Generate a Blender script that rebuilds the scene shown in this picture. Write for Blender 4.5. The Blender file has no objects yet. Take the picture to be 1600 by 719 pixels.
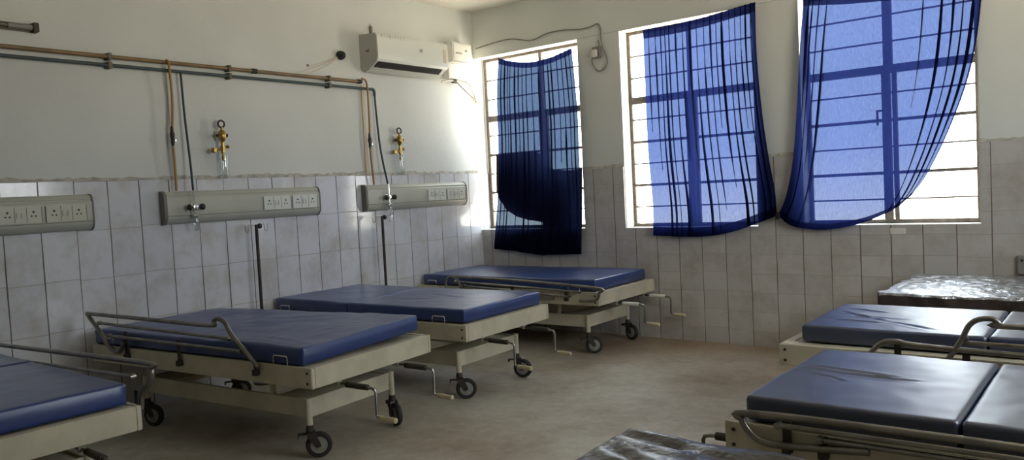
import bpy, bmesh, math, random
from mathutils import Vector, Matrix, noise

# ------------------------------------------------------------------ camera, light, exposure
S = bpy.context.scene
COL = S.collection
CAM = Vector((5.0665, -5.8504, 1.2890))
YAW, PITCH, ROLL, FPX = -0.67589, -0.04909, -0.05094, 1226.79
_cy, _sy, _cp, _sp = math.cos(YAW), math.sin(YAW), math.cos(PITCH), math.sin(PITCH)
FWD = Vector((_sy * _cp, _cy * _cp, _sp))
_r0 = Vector((_cy, -_sy, 0)); _u0 = _r0.cross(FWD)
RGT = _r0 * math.cos(ROLL) + _u0 * math.sin(ROLL)
UPV = -_r0 * math.sin(ROLL) + _u0 * math.cos(ROLL)
cd = bpy.data.cameras.new('camera'); cam = bpy.data.objects.new('camera', cd); COL.objects.link(cam)
cd.sensor_width = 36; cd.lens = FPX / 1600 * 36; cd.clip_start = .02; cd.clip_end = 200
cam.matrix_world = Matrix(((RGT.x, UPV.x, -FWD.x, CAM.x), (RGT.y, UPV.y, -FWD.y, CAM.y), (RGT.z, UPV.z, -FWD.z, CAM.z), (0, 0, 0, 1)))
S.camera = cam
S.view_settings.view_transform = 'Standard'; S.view_settings.look = 'None'
S.view_settings.gamma = 1; S.view_settings.use_curve_mapping = False
S.view_settings.exposure = 0.22
S.cycles.max_bounces = 10; S.cycles.diffuse_bounces = 6; S.cycles.glossy_bounces = 4
S.cycles.transparent_max_bounces = 24; S.cycles.sample_clamp_indirect = 6
S.cycles.caustics_reflective = False; S.cycles.caustics_refractive = False
S.cycles.use_denoising = True

SKY, GROUND = 9.0, 13.5
W = bpy.data.worlds.new('world'); S.world = W; W.use_nodes = True
nt = W.node_tree; nt.nodes.clear()
tc = nt.nodes.new('ShaderNodeTexCoord'); sx = nt.nodes.new('ShaderNodeSeparateXYZ'); nt.links.new(tc.outputs['Generated'], sx.inputs[0])
rp = nt.nodes.new('ShaderNodeValToRGB'); nt.links.new(sx.outputs[2], rp.inputs[0])
mr = nt.nodes.new('ShaderNodeMapRange'); mr.inputs[1].default_value = -1; mr.inputs[2].default_value = 1
nt.links.new(sx.outputs[2], mr.inputs[0]); nt.links.new(mr.outputs[0], rp.inputs[0])
e = rp.color_ramp.elements
e[0].position = .47; e[0].color = (GROUND / SKY * 1.0, GROUND / SKY * .90, GROUND / SKY * .73, 1)
e[1].position = .52; e[1].color = (.86, .94, 1, 1)
bg = nt.nodes.new('ShaderNodeBackground'); bg.inputs[1].default_value = SKY
wo = nt.nodes.new('ShaderNodeOutputWorld'); nt.links.new(rp.outputs[0], bg.inputs[0]); nt.links.new(bg.outputs[0], wo.inputs[0])

WIN = [(0.0, 1.215), (1.63, 2.79), (3.13, 4.265)]       # window openings along the back wall
ZS, ZT, ZTR = 0.925, 2.60, 2.01                          # sill, lintel, transom heights
ROOM_X, ROOM_Y, H = 6.15, -7.2, 3.04
for x0, x1 in WIN:                                       # portals guide the sampling of daylight through the real openings
    ld = bpy.data.lights.new('window_portal', 'AREA'); ld.shape = 'RECTANGLE'; ld.size = x1 - x0; ld.size_y = ZT - ZS
    lo = bpy.data.objects.new('window_portal', ld); COL.objects.link(lo)
    lo.location = ((x0 + x1) / 2, .235, (ZS + ZT) / 2); lo.rotation_euler = (-math.pi / 2, 0, 0); ld.cycles.is_portal = True

FWIN = []
FILL_RWIN = [(-3.3, -1.5)]                                   # added unseen window in the right-hand wall, lifts the room's brightness
FZ0, FZ1 = 1.35, 2.5
for x0, x1 in FWIN:
    ld = bpy.data.lights.new('window_portal', 'AREA'); ld.shape = 'RECTANGLE'; ld.size = x1 - x0; ld.size_y = FZ1 - FZ0
    lo = bpy.data.objects.new('window_portal', ld); COL.objects.link(lo)
    lo.location = ((x0 + x1) / 2, ROOM_Y - .19, (FZ0 + FZ1) / 2); lo.rotation_euler = (math.pi / 2, 0, 0); ld.cycles.is_portal = True
for y0, y1 in FILL_RWIN:
    ld = bpy.data.lights.new('window_portal', 'AREA'); ld.shape = 'RECTANGLE'; ld.size = FZ1 - FZ0; ld.size_y = y1 - y0
    lo = bpy.data.objects.new('window_portal', ld); COL.objects.link(lo)
    lo.location = (ROOM_X + .19, (y0 + y1) / 2, (FZ0 + FZ1) / 2); lo.rotation_euler = (0, math.pi / 2, 0); ld.cycles.is_portal = True

random.seed(4)

# ------------------------------------------------------------------ helpers
def at(px, py, axis, val):
    """point where the sight line of a measured spot meets the plane axis=val of the room"""
    d = FWD + RGT * ((px - 800) / FPX) - UPV * ((py - 359.5) / FPX)
    t = (val - CAM[axis]) / d[axis]
    return CAM + d * t

def tag(o, label=None, cat=None, group=None, kind=None):
    if label: o['label'] = label
    if cat: o['category'] = cat
    if group: o['group'] = group
    if kind: o['kind'] = kind
    return o

def empty(name, loc=(0, 0, 0), rz=0, label=None, cat=None, group=None):
    o = bpy.data.objects.new(name, None); COL.objects.link(o); o.location = loc; o.rotation_euler = (0, 0, rz)
    o.empty_display_size = .1
    return tag(o, label, cat, group)

def obj(name, bm, mat, parent=None, smooth=True, mats=None):
    me = bpy.data.meshes.new(name)
    bmesh.ops.recalc_face_normals(bm, faces=bm.faces[:])
    if smooth:
        for f in bm.faces: f.smooth = True
        for ed in bm.edges:
            if len(ed.link_faces) == 2 and ed.calc_face_angle(0) > math.radians(38): ed.smooth = False
    bm.to_mesh(me); bm.free()
    for m in (mats or [mat]): me.materials.append(m)
    o = bpy.data.objects.new(name, me); COL.objects.link(o)
    if parent is not None: o.parent = parent
    return o

def box(bm, a, b, bev=0, mi=0):
    r = bmesh.ops.create_cube(bm, size=1)
    vs = r['verts']
    for v in vs:
        v.co = Vector([(a[i] + b[i]) / 2 + v.co[i] * (b[i] - a[i]) for i in range(3)])
    fs = {f for v in vs for f in v.link_faces}
    for f in fs: f.material_index = mi
    if bev:
        bmesh.ops.bevel(bm, geom=list({ed for v in vs for ed in v.link_edges}), offset=bev, segments=2, affect='EDGES', clamp_overlap=True)

def smoothpath(pts, n=5):
    P = [Vector(p) for p in pts]
    if len(P) < 3: return P
    out = []
    Q = [P[0] * 2 - P[1]] + P + [P[-1] * 2 - P[-2]]
    for i in range(1, len(Q) - 2):
        p0, p1, p2, p3 = Q[i - 1:i + 3]
        for k in range(n):
            t = k / n
            out.append(.5 * ((2 * p1) + (-p0 + p2) * t + (2 * p0 - 5 * p1 + 4 * p2 - p3) * t * t + (-p0 + 3 * p1 - 3 * p2 + p3) * t ** 3))
    out.append(P[-1])
    return out

def tube(bm, pts, r, n=10, smooth=False, cap=True):
    P = smoothpath(pts) if smooth else [Vector(p) for p in pts]
    rings = []; prev = None
    for i, p in enumerate(P):
        a = (P[i] - P[i - 1]).normalized() if i else (P[1] - P[0]).normalized()
        b = (P[i + 1] - P[i]).normalized() if i < len(P) - 1 else a
        t = (a + b)
        t = t.normalized() if t.length > 1e-6 else a
        if prev is None:
            ref = Vector((0, 0, 1)) if abs(t.z) < .9 else Vector((1, 0, 0))
            nrm = t.cross(ref).normalized()
        else:
            nrm = (prev - t * prev.dot(t)).normalized()
        prev = nrm; bn = t.cross(nrm)
        rr = r[i] if isinstance(r, (list, tuple)) and not smooth else (r if not isinstance(r, (list, tuple)) else r[0])
        rings.append([bm.verts.new(p + (nrm * math.cos(2 * math.pi * k / n) + bn * math.sin(2 * math.pi * k / n)) * rr) for k in range(n)])
    for i in range(len(rings) - 1):
        for k in range(n):
            bm.faces.new((rings[i][k], rings[i][(k + 1) % n], rings[i + 1][(k + 1) % n], rings[i + 1][k]))
    if cap:
        bm.faces.new(rings[0][::-1]); bm.faces.new(rings[-1])

def lathe(bm, prof, c, axis=2, n=20):
    """prof: (radius, height) pairs around an axis through c"""
    rings = []
    for r, h in prof:
        ring = []
        for k in range(n):
            a = 2 * math.pi * k / n; u, v = r * math.cos(a), r * math.sin(a)
            co = [0, 0, 0]; co[axis] = h; co[(axis + 1) % 3] = u; co[(axis + 2) % 3] = v
            ring.append(bm.verts.new(Vector(c) + Vector(co)))
        rings.append(ring)
    for i in range(len(rings) - 1):
        for k in range(n):
            bm.faces.new((rings[i][k], rings[i][(k + 1) % n], rings[i + 1][(k + 1) % n], rings[i + 1][k]))
    bm.faces.new(rings[0][::-1]); bm.faces.new(rings[-1])

def extrude_profile(bm, prof, y0, y1, mi=0):
    """closed (x, z) outline pushed along y"""
    A = [bm.verts.new((x, y0, z)) for x, z in prof]; B = [bm.verts.new((x, y1, z)) for x, z in prof]
    n = len(prof)
    for k in range(n): bm.faces.new((A[k], A[(k + 1) % n], B[(k + 1) % n], B[k]))
    bm.faces.new(A[::-1]); bm.faces.new(B)

def new(): return bmesh.new()
def mk(fn, *a, **k):
    bm = new(); fn(bm, *a, **k); return bm

# ------------------------------------------------------------------ materials
def pbr(name, col, rough=.5, metal=0, spec=None, coat=0, noise_amt=0, noise_scale=8, col2=None, bump=0, bscale=60, rvar=0):
    m = bpy.data.materials.new(name); m.use_nodes = True
    t = m.node_tree; p = t.nodes['Principled BSDF']
    p.inputs['Base Color'].default_value = (*col, 1); p.inputs['Roughness'].default_value = rough
    p.inputs['Metallic'].default_value = metal
    if spec is not None: p.inputs['Specular IOR Level'].default_value = spec
    if coat: p.inputs['Coat Weight'].default_value = coat; p.inputs['Coat Roughness'].default_value = rough * .9
    g = t.nodes.new('ShaderNodeNewGeometry')
    if noise_amt or col2:
        nz = t.nodes.new('ShaderNodeTexNoise'); nz.inputs['Scale'].default_value = noise_scale; nz.inputs['Detail'].default_value = 6
        t.links.new(g.outputs['Position'], nz.inputs['Vector'])
        r = t.nodes.new('ShaderNodeValToRGB'); t.links.new(nz.outputs[0], r.inputs[0])
        c2 = col2 or tuple(c * (1 - noise_amt) for c in col)
        r.color_ramp.elements[0].position = .35; r.color_ramp.elements[0].color = (*c2, 1)
        r.color_ramp.elements[1].position = .6; r.color_ramp.elements[1].color = (*col, 1)
        t.links.new(r.outputs[0], p.inputs['Base Color'])
    if rvar:
        nz2 = t.nodes.new('ShaderNodeTexNoise'); nz2.inputs['Scale'].default_value = 5; t.links.new(g.outputs['Position'], nz2.inputs['Vector'])
        mm = t.nodes.new('ShaderNodeMapRange'); mm.inputs[3].default_value = rough - rvar; mm.inputs[4].default_value = rough + rvar
        t.links.new(nz2.outputs[0], mm.inputs[0]); t.links.new(mm.outputs[0], p.inputs['Roughness'])
    if bump:
        nb = t.nodes.new('ShaderNodeTexNoise'); nb.inputs['Scale'].default_value = bscale; nb.inputs['Detail'].default_value = 5
        t.links.new(g.outputs['Position'], nb.inputs['Vector'])
        b = t.nodes.new('ShaderNodeBump'); b.inputs['Strength'].default_value = bump; b.inputs['Distance'].default_value = .01
        t.links.new(nb.outputs[0], b.inputs['Height']); t.links.new(b.outputs[0], p.inputs['Normal'])
    return m

def mth(t, op, a, b=None, c=None):
    n = t.nodes.new('ShaderNodeMath'); n.operation = op
    for i, v in enumerate((a, b, c)):
        if v is None: continue
        if isinstance(v, (int, float)): n.inputs[i].default_value = v
        else: t.links.new(v, n.inputs[i])
    return n.outputs[0]

def tile_mat(name, axis, a0, rowh, z0, col, jv, jh, width=.2):
    m = bpy.data.materials.new(name); m.use_nodes = True; t = m.node_tree; p = t.nodes['Principled BSDF']
    g = t.nodes.new('ShaderNodeNewGeometry'); s = t.nodes.new('ShaderNodeSeparateXYZ'); t.links.new(g.outputs['Position'], s.inputs[0])
    nz = t.nodes.new('ShaderNodeTexNoise'); nz.inputs['Scale'].default_value = 5; nz.inputs['Detail'].default_value = 4; t.links.new(g.outputs['Position'], nz.inputs['Vector'])
    wob = mth(t, 'MULTIPLY', mth(t, 'SUBTRACT', nz.outputs[0], .5), .006)
    a = mth(t, 'DIVIDE', mth(t, 'SUBTRACT', mth(t, 'ADD', s.outputs[axis], wob), a0), width)
    ida = mth(t, 'FLOOR', a); fa = mth(t, 'FRACT', a)
    w1 = t.nodes.new('ShaderNodeTexWhiteNoise'); w1.noise_dimensions = '1D'; t.links.new(ida, w1.inputs['W'])
    zz = mth(t, 'ADD', s.outputs[2], mth(t, 'MULTIPLY', mth(t, 'SUBTRACT', w1.outputs['Value'], .5), .012))
    b = mth(t, 'DIVIDE', mth(t, 'SUBTRACT', zz, z0), rowh)
    idb = mth(t, 'FLOOR', b); fb = mth(t, 'FRACT', b)
    dv = mth(t, 'MULTIPLY', mth(t, 'MINIMUM', fa, mth(t, 'SUBTRACT', 1, fa)), width)
    dh = mth(t, 'MULTIPLY', mth(t, 'MINIMUM', fb, mth(t, 'SUBTRACT', 1, fb)), rowh)
    n2 = t.nodes.new('ShaderNodeTexNoise'); n2.inputs['Scale'].default_value = 2.3; n2.inputs['Detail'].default_value = 3; t.links.new(g.outputs['Position'], n2.inputs['Vector'])
    wid = mth(t, 'MULTIPLY', n2.outputs[0], .0062)
    mv = mth(t, 'LESS_THAN', dv, wid); mh = mth(t, 'LESS_THAN', dh, mth(t, 'MULTIPLY', wid, .8))
    cv = t.nodes.new('ShaderNodeCombineXYZ'); t.links.new(ida, cv.inputs[0]); t.links.new(idb, cv.inputs[1])
    wn = t.nodes.new('ShaderNodeTexWhiteNoise'); t.links.new(cv.outputs[0], wn.inputs['Vector'])
    val = mth(t, 'ADD', .93, mth(t, 'MULTIPLY', wn.outputs['Value'], .12))
    # grime: soft patches of dirt and streaks next to the joints
    n3 = t.nodes.new('ShaderNodeTexNoise'); n3.inputs['Scale'].default_value = 3.5; n3.inputs['Detail'].default_value = 8; n3.inputs['Roughness'].default_value = .7; t.links.new(g.outputs['Position'], n3.inputs['Vector'])
    r3 = t.nodes.new('ShaderNodeValToRGB'); t.links.new(n3.outputs[0], r3.inputs[0])
    r3.color_ramp.elements[0].position = .3; r3.color_ramp.elements[0].color = (.78, .72, .64, 1); r3.color_ramp.elements[1].position = .55; r3.color_ramp.elements[1].color = (1, 1, 1, 1)
    hs = t.nodes.new('ShaderNodeMixRGB'); hs.blend_type = 'MULTIPLY'; hs.inputs[0].default_value = 1; hs.inputs[1].default_value = (*col, 1)
    t.links.new(r3.outputs[0], hs.inputs[2])
    h2 = t.nodes.new('ShaderNodeMixRGB'); h2.blend_type = 'MULTIPLY'; h2.inputs[0].default_value = 1
    t.links.new(hs.outputs[0], h2.inputs[1]); t.links.new(val, h2.inputs[2])
    m1 = t.nodes.new('ShaderNodeMixRGB'); t.links.new(mh, m1.inputs[0]); t.links.new(h2.outputs[0], m1.inputs[1]); m1.inputs[2].default_value = (*jh, 1)
    m2 = t.nodes.new('ShaderNodeMixRGB'); t.links.new(mv, m2.inputs[0]); t.links.new(m1.outputs[0], m2.inputs[1]); m2.inputs[2].default_value = (*jv, 1)
    t.links.new(m2.outputs[0], p.inputs['Base Color'])
    jm = mth(t, 'MAXIMUM', mv, mh)
    t.links.new(mth(t, 'ADD', .12, mth(t, 'MULTIPLY', jm, .6)), p.inputs['Roughness'])
    bp = t.nodes.new('ShaderNodeBump'); bp.inputs['Strength'].default_value = .25; bp.inputs['Distance'].default_value = .004
    hh = mth(t, 'ADD', mth(t, 'SUBTRACT', 1, jm), mth(t, 'MULTIPLY', wn.outputs['Value'], .3))
    t.links.new(hh, bp.inputs['Height']); t.links.new(bp.outputs[0], p.inputs['Normal'])
    return m

def cloth_mat(name, tcol, dcol, mixf, weave=900, ttrans=None):
    """thin woven cloth: part of the light passes straight through the weave, part is scattered by the thread"""
    m = bpy.data.materials.new(name); m.use_nodes = True; t = m.node_tree; t.nodes.clear()
    out = t.nodes.new('ShaderNodeOutputMaterial')
    tr = t.nodes.new('ShaderNodeBsdfTransparent'); tr.inputs[0].default_value = (*tcol, 1)
    df = t.nodes.new('ShaderNodeBsdfDiffuse'); tl = t.nodes.new('ShaderNodeBsdfTranslucent')
    g = t.nodes.new('ShaderNodeNewGeometry'); mp = t.nodes.new('ShaderNodeMapping'); mp.inputs['Scale'].default_value = (130, 130, 20)
    t.links.new(g.outputs['Position'], mp.inputs[0])
    nz = t.nodes.new('ShaderNodeTexNoise'); nz.inputs['Scale'].default_value = 2; nz.inputs['Detail'].default_value = 6; nz.inputs['Roughness'].default_value = .7
    t.links.new(mp.outputs[0], nz.inputs['Vector'])
    rr = t.nodes.new('ShaderNodeMapRange'); rr.inputs[1].default_value = .3; rr.inputs[2].default_value = .7; rr.inputs[3].default_value = mixf - .24; rr.inputs[4].default_value = mixf + .20
    t.links.new(nz.outputs[0], rr.inputs[0])
    df.inputs[0].default_value = (*dcol, 1); tl.inputs[0].default_value = (*(ttrans or dcol), 1)
    a = t.nodes.new('ShaderNodeMixShader'); a.inputs[0].default_value = .6; t.links.new(df.outputs[0], a.inputs[1]); t.links.new(tl.outputs[0], a.inputs[2])
    b = t.nodes.new('ShaderNodeMixShader'); t.links.new(rr.outputs[0], b.inputs[0]); t.links.new(a.outputs[0], b.inputs[1]); t.links.new(tr.outputs[0], b.inputs[2])
    t.links.new(b.outputs[0], out.inputs[0])
    return m

M = {}
M['paint'] = pbr('wall_paint', (.66, .675, .64), .75, noise_amt=.07, noise_scale=1.6, bump=.12, bscale=25)
M['ceiling'] = pbr('ceiling_paint', (.72, .70, .62), .8, noise_amt=.06, noise_scale=1.2, bump=.1, bscale=20)
M['reveal'] = pbr('reveal_paint', (.78, .77, .70), .7, noise_amt=.1, noise_scale=9, bump=.15, bscale=30)
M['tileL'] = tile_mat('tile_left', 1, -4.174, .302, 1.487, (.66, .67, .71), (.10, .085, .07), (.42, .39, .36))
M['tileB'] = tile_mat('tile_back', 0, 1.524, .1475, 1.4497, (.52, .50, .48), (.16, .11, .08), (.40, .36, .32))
M['grout'] = pbr('rough_mortar', (.50, .48, .42), .9, noise_amt=.35, noise_scale=18, bump=.6, bscale=40)
M['sill'] = pbr('sill_stone', (.74, .73, .68), .5, noise_amt=.1)
M['steel'] = pbr('window_steel', (.23, .19, .15), .6, noise_amt=.4, noise_scale=30)
M['cream'] = pbr('cream_enamel', (.60, .55, .42), .42, noise_amt=.16, noise_scale=7, bump=.05)
M['creamd'] = pbr('worn_cream_enamel', (.50, .46, .36), .5, noise_amt=.3, noise_scale=9)
M['chrome'] = pbr('dull_chrome', (.30, .285, .26), .36, metal=1, noise_amt=.35, noise_scale=12)
M['bright'] = pbr('bright_chrome', (.75, .74, .7), .18, metal=1)
M['dark'] = pbr('dark_iron', (.05, .042, .035), .55, metal=.4)
M['rust'] = pbr('rusty_pole', (.035, .028, .025), .55, metal=.4, col2=(.07, .045, .035), noise_scale=14)
M['rubber'] = pbr('black_rubber', (.018, .018, .018), .6)
M['hub'] = pbr('grey_hub', (.24, .23, .21), .5)
M['grip'] = pbr('cream_grip', (.55, .48, .32), .5, noise_amt=.25, noise_scale=20)
M['blue'] = pbr('blue_vinyl', (.003, .032, .175), .43, spec=.7, coat=.7, bump=.14, bscale=14, rvar=.05, noise_amt=.15, noise_scale=4)
M['navy'] = pbr('navy_vinyl', (.002, .014, .058), .44, spec=1.0, coat=1.0, bump=.08, bscale=12, rvar=.05)
M['black'] = pbr('black_vinyl', (.010, .010, .012), .30, spec=.8, coat=.3, bump=1.0, bscale=9, col2=(.022, .02, .018), noise_scale=22)
M['torn'] = pbr('torn_vinyl', (.52, .55, .60), .30, metal=.75, spec=1.0, coat=.5, bump=1.0, bscale=15, col2=(.20, .19, .18), noise_scale=24)  # silver base colour stands in for window light shining on dark vinyl
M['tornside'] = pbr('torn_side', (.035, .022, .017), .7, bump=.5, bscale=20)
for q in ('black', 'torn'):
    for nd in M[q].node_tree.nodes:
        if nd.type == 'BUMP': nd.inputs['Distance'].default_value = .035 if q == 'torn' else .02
M['plast'] = pbr('white_plastic', (.70, .69, .63), .35)
M['panel'] = pbr('panel_alloy', (.47, .47, .40), .42, noise_amt=.08, noise_scale=3)
M['pend'] = pbr('panel_end_brown', (.17, .155, .13), .5)
M['sock'] = pbr('socket_plastic', (.66, .67, .62), .35)
M['sockold'] = pbr('aged_socket_plastic', (.50, .48, .38), .4)
M['hole'] = pbr('black_holes', (.02, .02, .02), .6)
M['brass'] = pbr('brass', (.48, .32, .10), .3, metal=1, noise_amt=.3, noise_scale=40)
M['copper'] = pbr('brown_pipe', (.26, .17, .085), .5, metal=.1, noise_amt=.3)
M['teal'] = pbr('teal_pipe', (.055, .085, .09), .55, noise_amt=.2)
M['yhose'] = pbr('yellow_hose', (.34, .19, .05), .45)
M['ghose'] = pbr('green_hose', (.010, .035, .045), .4)
M['clip'] = pbr('clip_metal', (.13, .115, .08), .5, metal=.4)
M['ac'] = pbr('ac_white', (.72, .74, .68), .3)
M['acside'] = pbr('ac_side', (.50, .50, .45), .45)
M['acslot'] = pbr('ac_slot', (.010, .007, .006), .8)
M['letter'] = pbr('grey_print', (.28, .28, .26), .5)
M['red'] = pbr('red_print', (.30, .08, .06), .5)
M['cable'] = pbr('grey_cable', (.20, .18, .15), .6)
M['wcable'] = pbr('white_cable', (.62, .59, .5), .5)
M['beige'] = pbr('beige_conduit', (.62, .52, .36), .6)
M['maroon'] = pbr('maroon_cloth', (.05, .02, .018), .9, bump=.3)
M['blackcloth'] = pbr('black_cloth', (.008, .008, .014), .9)
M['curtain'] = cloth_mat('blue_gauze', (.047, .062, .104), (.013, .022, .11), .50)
M['curtain_dim'] = cloth_mat('blue_gauze_dim', (.032, .046, .066), (.010, .015, .05), .46)  # same blue cloth, its colour darkened for dimmer daylight behind it
M['hem'] = cloth_mat('blue_hem', (.004, .006, .016), (.004, .006, .035), .30)
# clear plastic and window glass: cheap thin sheets
def thin(name, tint, gl):
    m = bpy.data.materials.new(name); m.use_nodes = True; t = m.node_tree; t.nodes.clear()
    o = t.nodes.new('ShaderNodeOutputMaterial'); a = t.nodes.new('ShaderNodeBsdfTransparent'); a.inputs[0].default_value = (*tint, 1)
    b = t.nodes.new('ShaderNodeBsdfGlossy'); b.inputs['Roughness'].default_value = .08
    x = t.nodes.new('ShaderNodeMixShader'); x.inputs[0].default_value = gl
    t.links.new(a.outputs[0], x.inputs[1]); t.links.new(b.outputs[0], x.inputs[2]); t.links.new(x.outputs[0], o.inputs[0]); return m
M['glass'] = thin('window_glass', (.97, .98, .98), .04)
M['clear'] = thin('clear_plastic', (.86, .88, .88), .16)

# floor: worn grey-brown concrete
fm = bpy.data.materials.new('concrete'); fm.use_nodes = True; t = fm.node_tree; p = t.nodes['Principled BSDF']
g = t.nodes.new('ShaderNodeNewGeometry')
n1 = t.nodes.new('ShaderNodeTexNoise'); n1.inputs['Scale'].default_value = 1.1; n1.inputs['Detail'].default_value = 7; n1.inputs['Roughness'].default_value = .62
t.links.new(g.outputs['Position'], n1.inputs['Vector'])
r1 = t.nodes.new('ShaderNodeValToRGB'); t.links.new(n1.outputs[0], r1.inputs[0])
r1.color_ramp.elements[0].position = .36; r1.color_ramp.elements[0].color = (.33, .27, .20, 1)
r1.color_ramp.elements[1].position = .60; r1.color_ramp.elements[1].color = (.52, .495, .43, 1)
n2 = t.nodes.new('ShaderNodeTexNoise'); n2.inputs['Scale'].default_value = 14; n2.inputs['Detail'].default_value = 8; n2.inputs['Roughness'].default_value = .75
t.links.new(g.outputs['Position'], n2.inputs['Vector'])
r2 = t.nodes.new('ShaderNodeValToRGB'); t.links.new(n2.outputs[0], r2.inputs[0])
r2.color_ramp.elements[0].position = .3; r2.color_ramp.elements[0].color = (.78, .76, .72, 1); r2.color_ramp.elements[1].position = .62; r2.color_ramp.elements[1].color = (1.05, 1.05, 1.05, 1)
# floor turns browner towards the foot of the back wall
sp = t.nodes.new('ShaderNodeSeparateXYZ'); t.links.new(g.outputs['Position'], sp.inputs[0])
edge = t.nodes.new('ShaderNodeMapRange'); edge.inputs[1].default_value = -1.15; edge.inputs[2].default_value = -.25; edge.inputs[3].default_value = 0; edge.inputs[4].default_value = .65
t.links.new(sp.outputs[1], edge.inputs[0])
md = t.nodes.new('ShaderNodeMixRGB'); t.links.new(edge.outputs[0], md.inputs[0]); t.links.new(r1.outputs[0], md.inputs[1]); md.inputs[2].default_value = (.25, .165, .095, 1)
mx = t.nodes.new('ShaderNodeMixRGB'); mx.blend_type = 'MULTIPLY'; mx.inputs[0].default_value = 1
t.links.new(md.outputs[0], mx.inputs[1]); t.links.new(r2.outputs[0], mx.inputs[2]); t.links.new(mx.outputs[0], p.inputs['Base Color'])
p.inputs['Roughness'].default_value = .5
bb = t.nodes.new('ShaderNodeBump'); bb.inputs['Strength'].default_value = .12; bb.inputs['Distance'].default_value = .01; t.links.new(n2.outputs[0], bb.inputs['Height']); t.links.new(bb.outputs[0], p.inputs['Normal'])
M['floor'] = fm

# ------------------------------------------------------------------ the room
def struct(name, bm, mat, smooth=False, parent=None, mats=None):
    o = obj(name, bm, mat, parent, smooth, mats)
    if parent is None: o['kind'] = 'structure'
    return o
struct('floor', mk(box, (-.3, ROOM_Y - .2, -.1), (ROOM_X + .2, .25, 0)), M['floor'])
struct('ceiling', mk(box, (-.3, ROOM_Y - .2, H), (ROOM_X + .2, .25, H + .15)), M['ceiling'])
struct('wall_left', mk(box, (-.2, ROOM_Y - .2, 0), (0, .24, H)), M['paint'])
bm = new(); ys_ = [ROOM_Y - .2] + [v for w_ in FILL_RWIN for v in w_] + [.24]
box(bm, (ROOM_X, ROOM_Y - .2, 0), (ROOM_X + .2, .24, FZ0)); box(bm, (ROOM_X, ROOM_Y - .2, FZ1), (ROOM_X + .2, .24, H))
for a, b in zip(ys_[::2], ys_[1::2]): box(bm, (ROOM_X, a, FZ0), (ROOM_X + .2, b, FZ1))
struct('wall_right', bm, M['paint'])
bm = new(); xs_ = [0] + [v for w_ in FWIN for v in w_] + [ROOM_X]
box(bm, (0, ROOM_Y - .2, 0), (ROOM_X, ROOM_Y, FZ0)); box(bm, (0, ROOM_Y - .2, FZ1), (ROOM_X, ROOM_Y, H))
for a, b in zip(xs_[::2], xs_[1::2]): box(bm, (a, ROOM_Y - .2, FZ0), (b, ROOM_Y, FZ1))
struct('wall_front', bm, M['paint'])
bm = new()
box(bm, (0, 0, 0), (ROOM_X, .24, ZS)); box(bm, (0, 0, ZT), (ROOM_X, .24, H))
for a, b in ((WIN[0][1], WIN[1][0]), (WIN[1][1], WIN[2][0])): box(bm, (a, .006, ZS), (b, .24, ZT))
box(bm, (WIN[2][1], 0, ZS), (ROOM_X, .24, ZT))
struct('wall_back', bm, M['paint'])
# tiled dado: thin slabs of wall tile on both walls
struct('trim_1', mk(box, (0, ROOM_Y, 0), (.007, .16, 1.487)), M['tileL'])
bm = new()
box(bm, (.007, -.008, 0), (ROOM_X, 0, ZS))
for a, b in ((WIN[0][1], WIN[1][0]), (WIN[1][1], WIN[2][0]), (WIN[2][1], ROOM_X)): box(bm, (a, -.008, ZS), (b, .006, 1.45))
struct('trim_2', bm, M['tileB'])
# ragged mortar line left above the tiles
def ragged(axis, lim, z, nm):
    bm = new(); n = int((lim[1] - lim[0]) / .03); top = []; bot = []
    for i in range(n + 1):
        a = lim[0] + (lim[1] - lim[0]) * i / n
        h = .012 + .022 * abs(noise.noise((a * 4, z, 3))) + .012 * random.random()
        for lst, zz, off in ((bot, z, .009), (top, z + h, .0015)):
            lst.append(bm.verts.new((off, a, zz) if axis == 1 else (a, -off, zz)))
    for i in range(n): bm.faces.new((bot[i], bot[i + 1], top[i + 1], top[i]))
    struct(nm, bm, M['grout'])
ragged(1, (ROOM_Y, -.01), 1.485, 'trim_3')
ragged(0, (WIN[0][1], WIN[1][0]), 1.448, 'trim_4'); ragged(0, (WIN[1][1], WIN[2][0]), 1.448, 'trim_5'); ragged(0, (WIN[2][1], ROOM_X), 1.448, 'trim_6')

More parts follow.
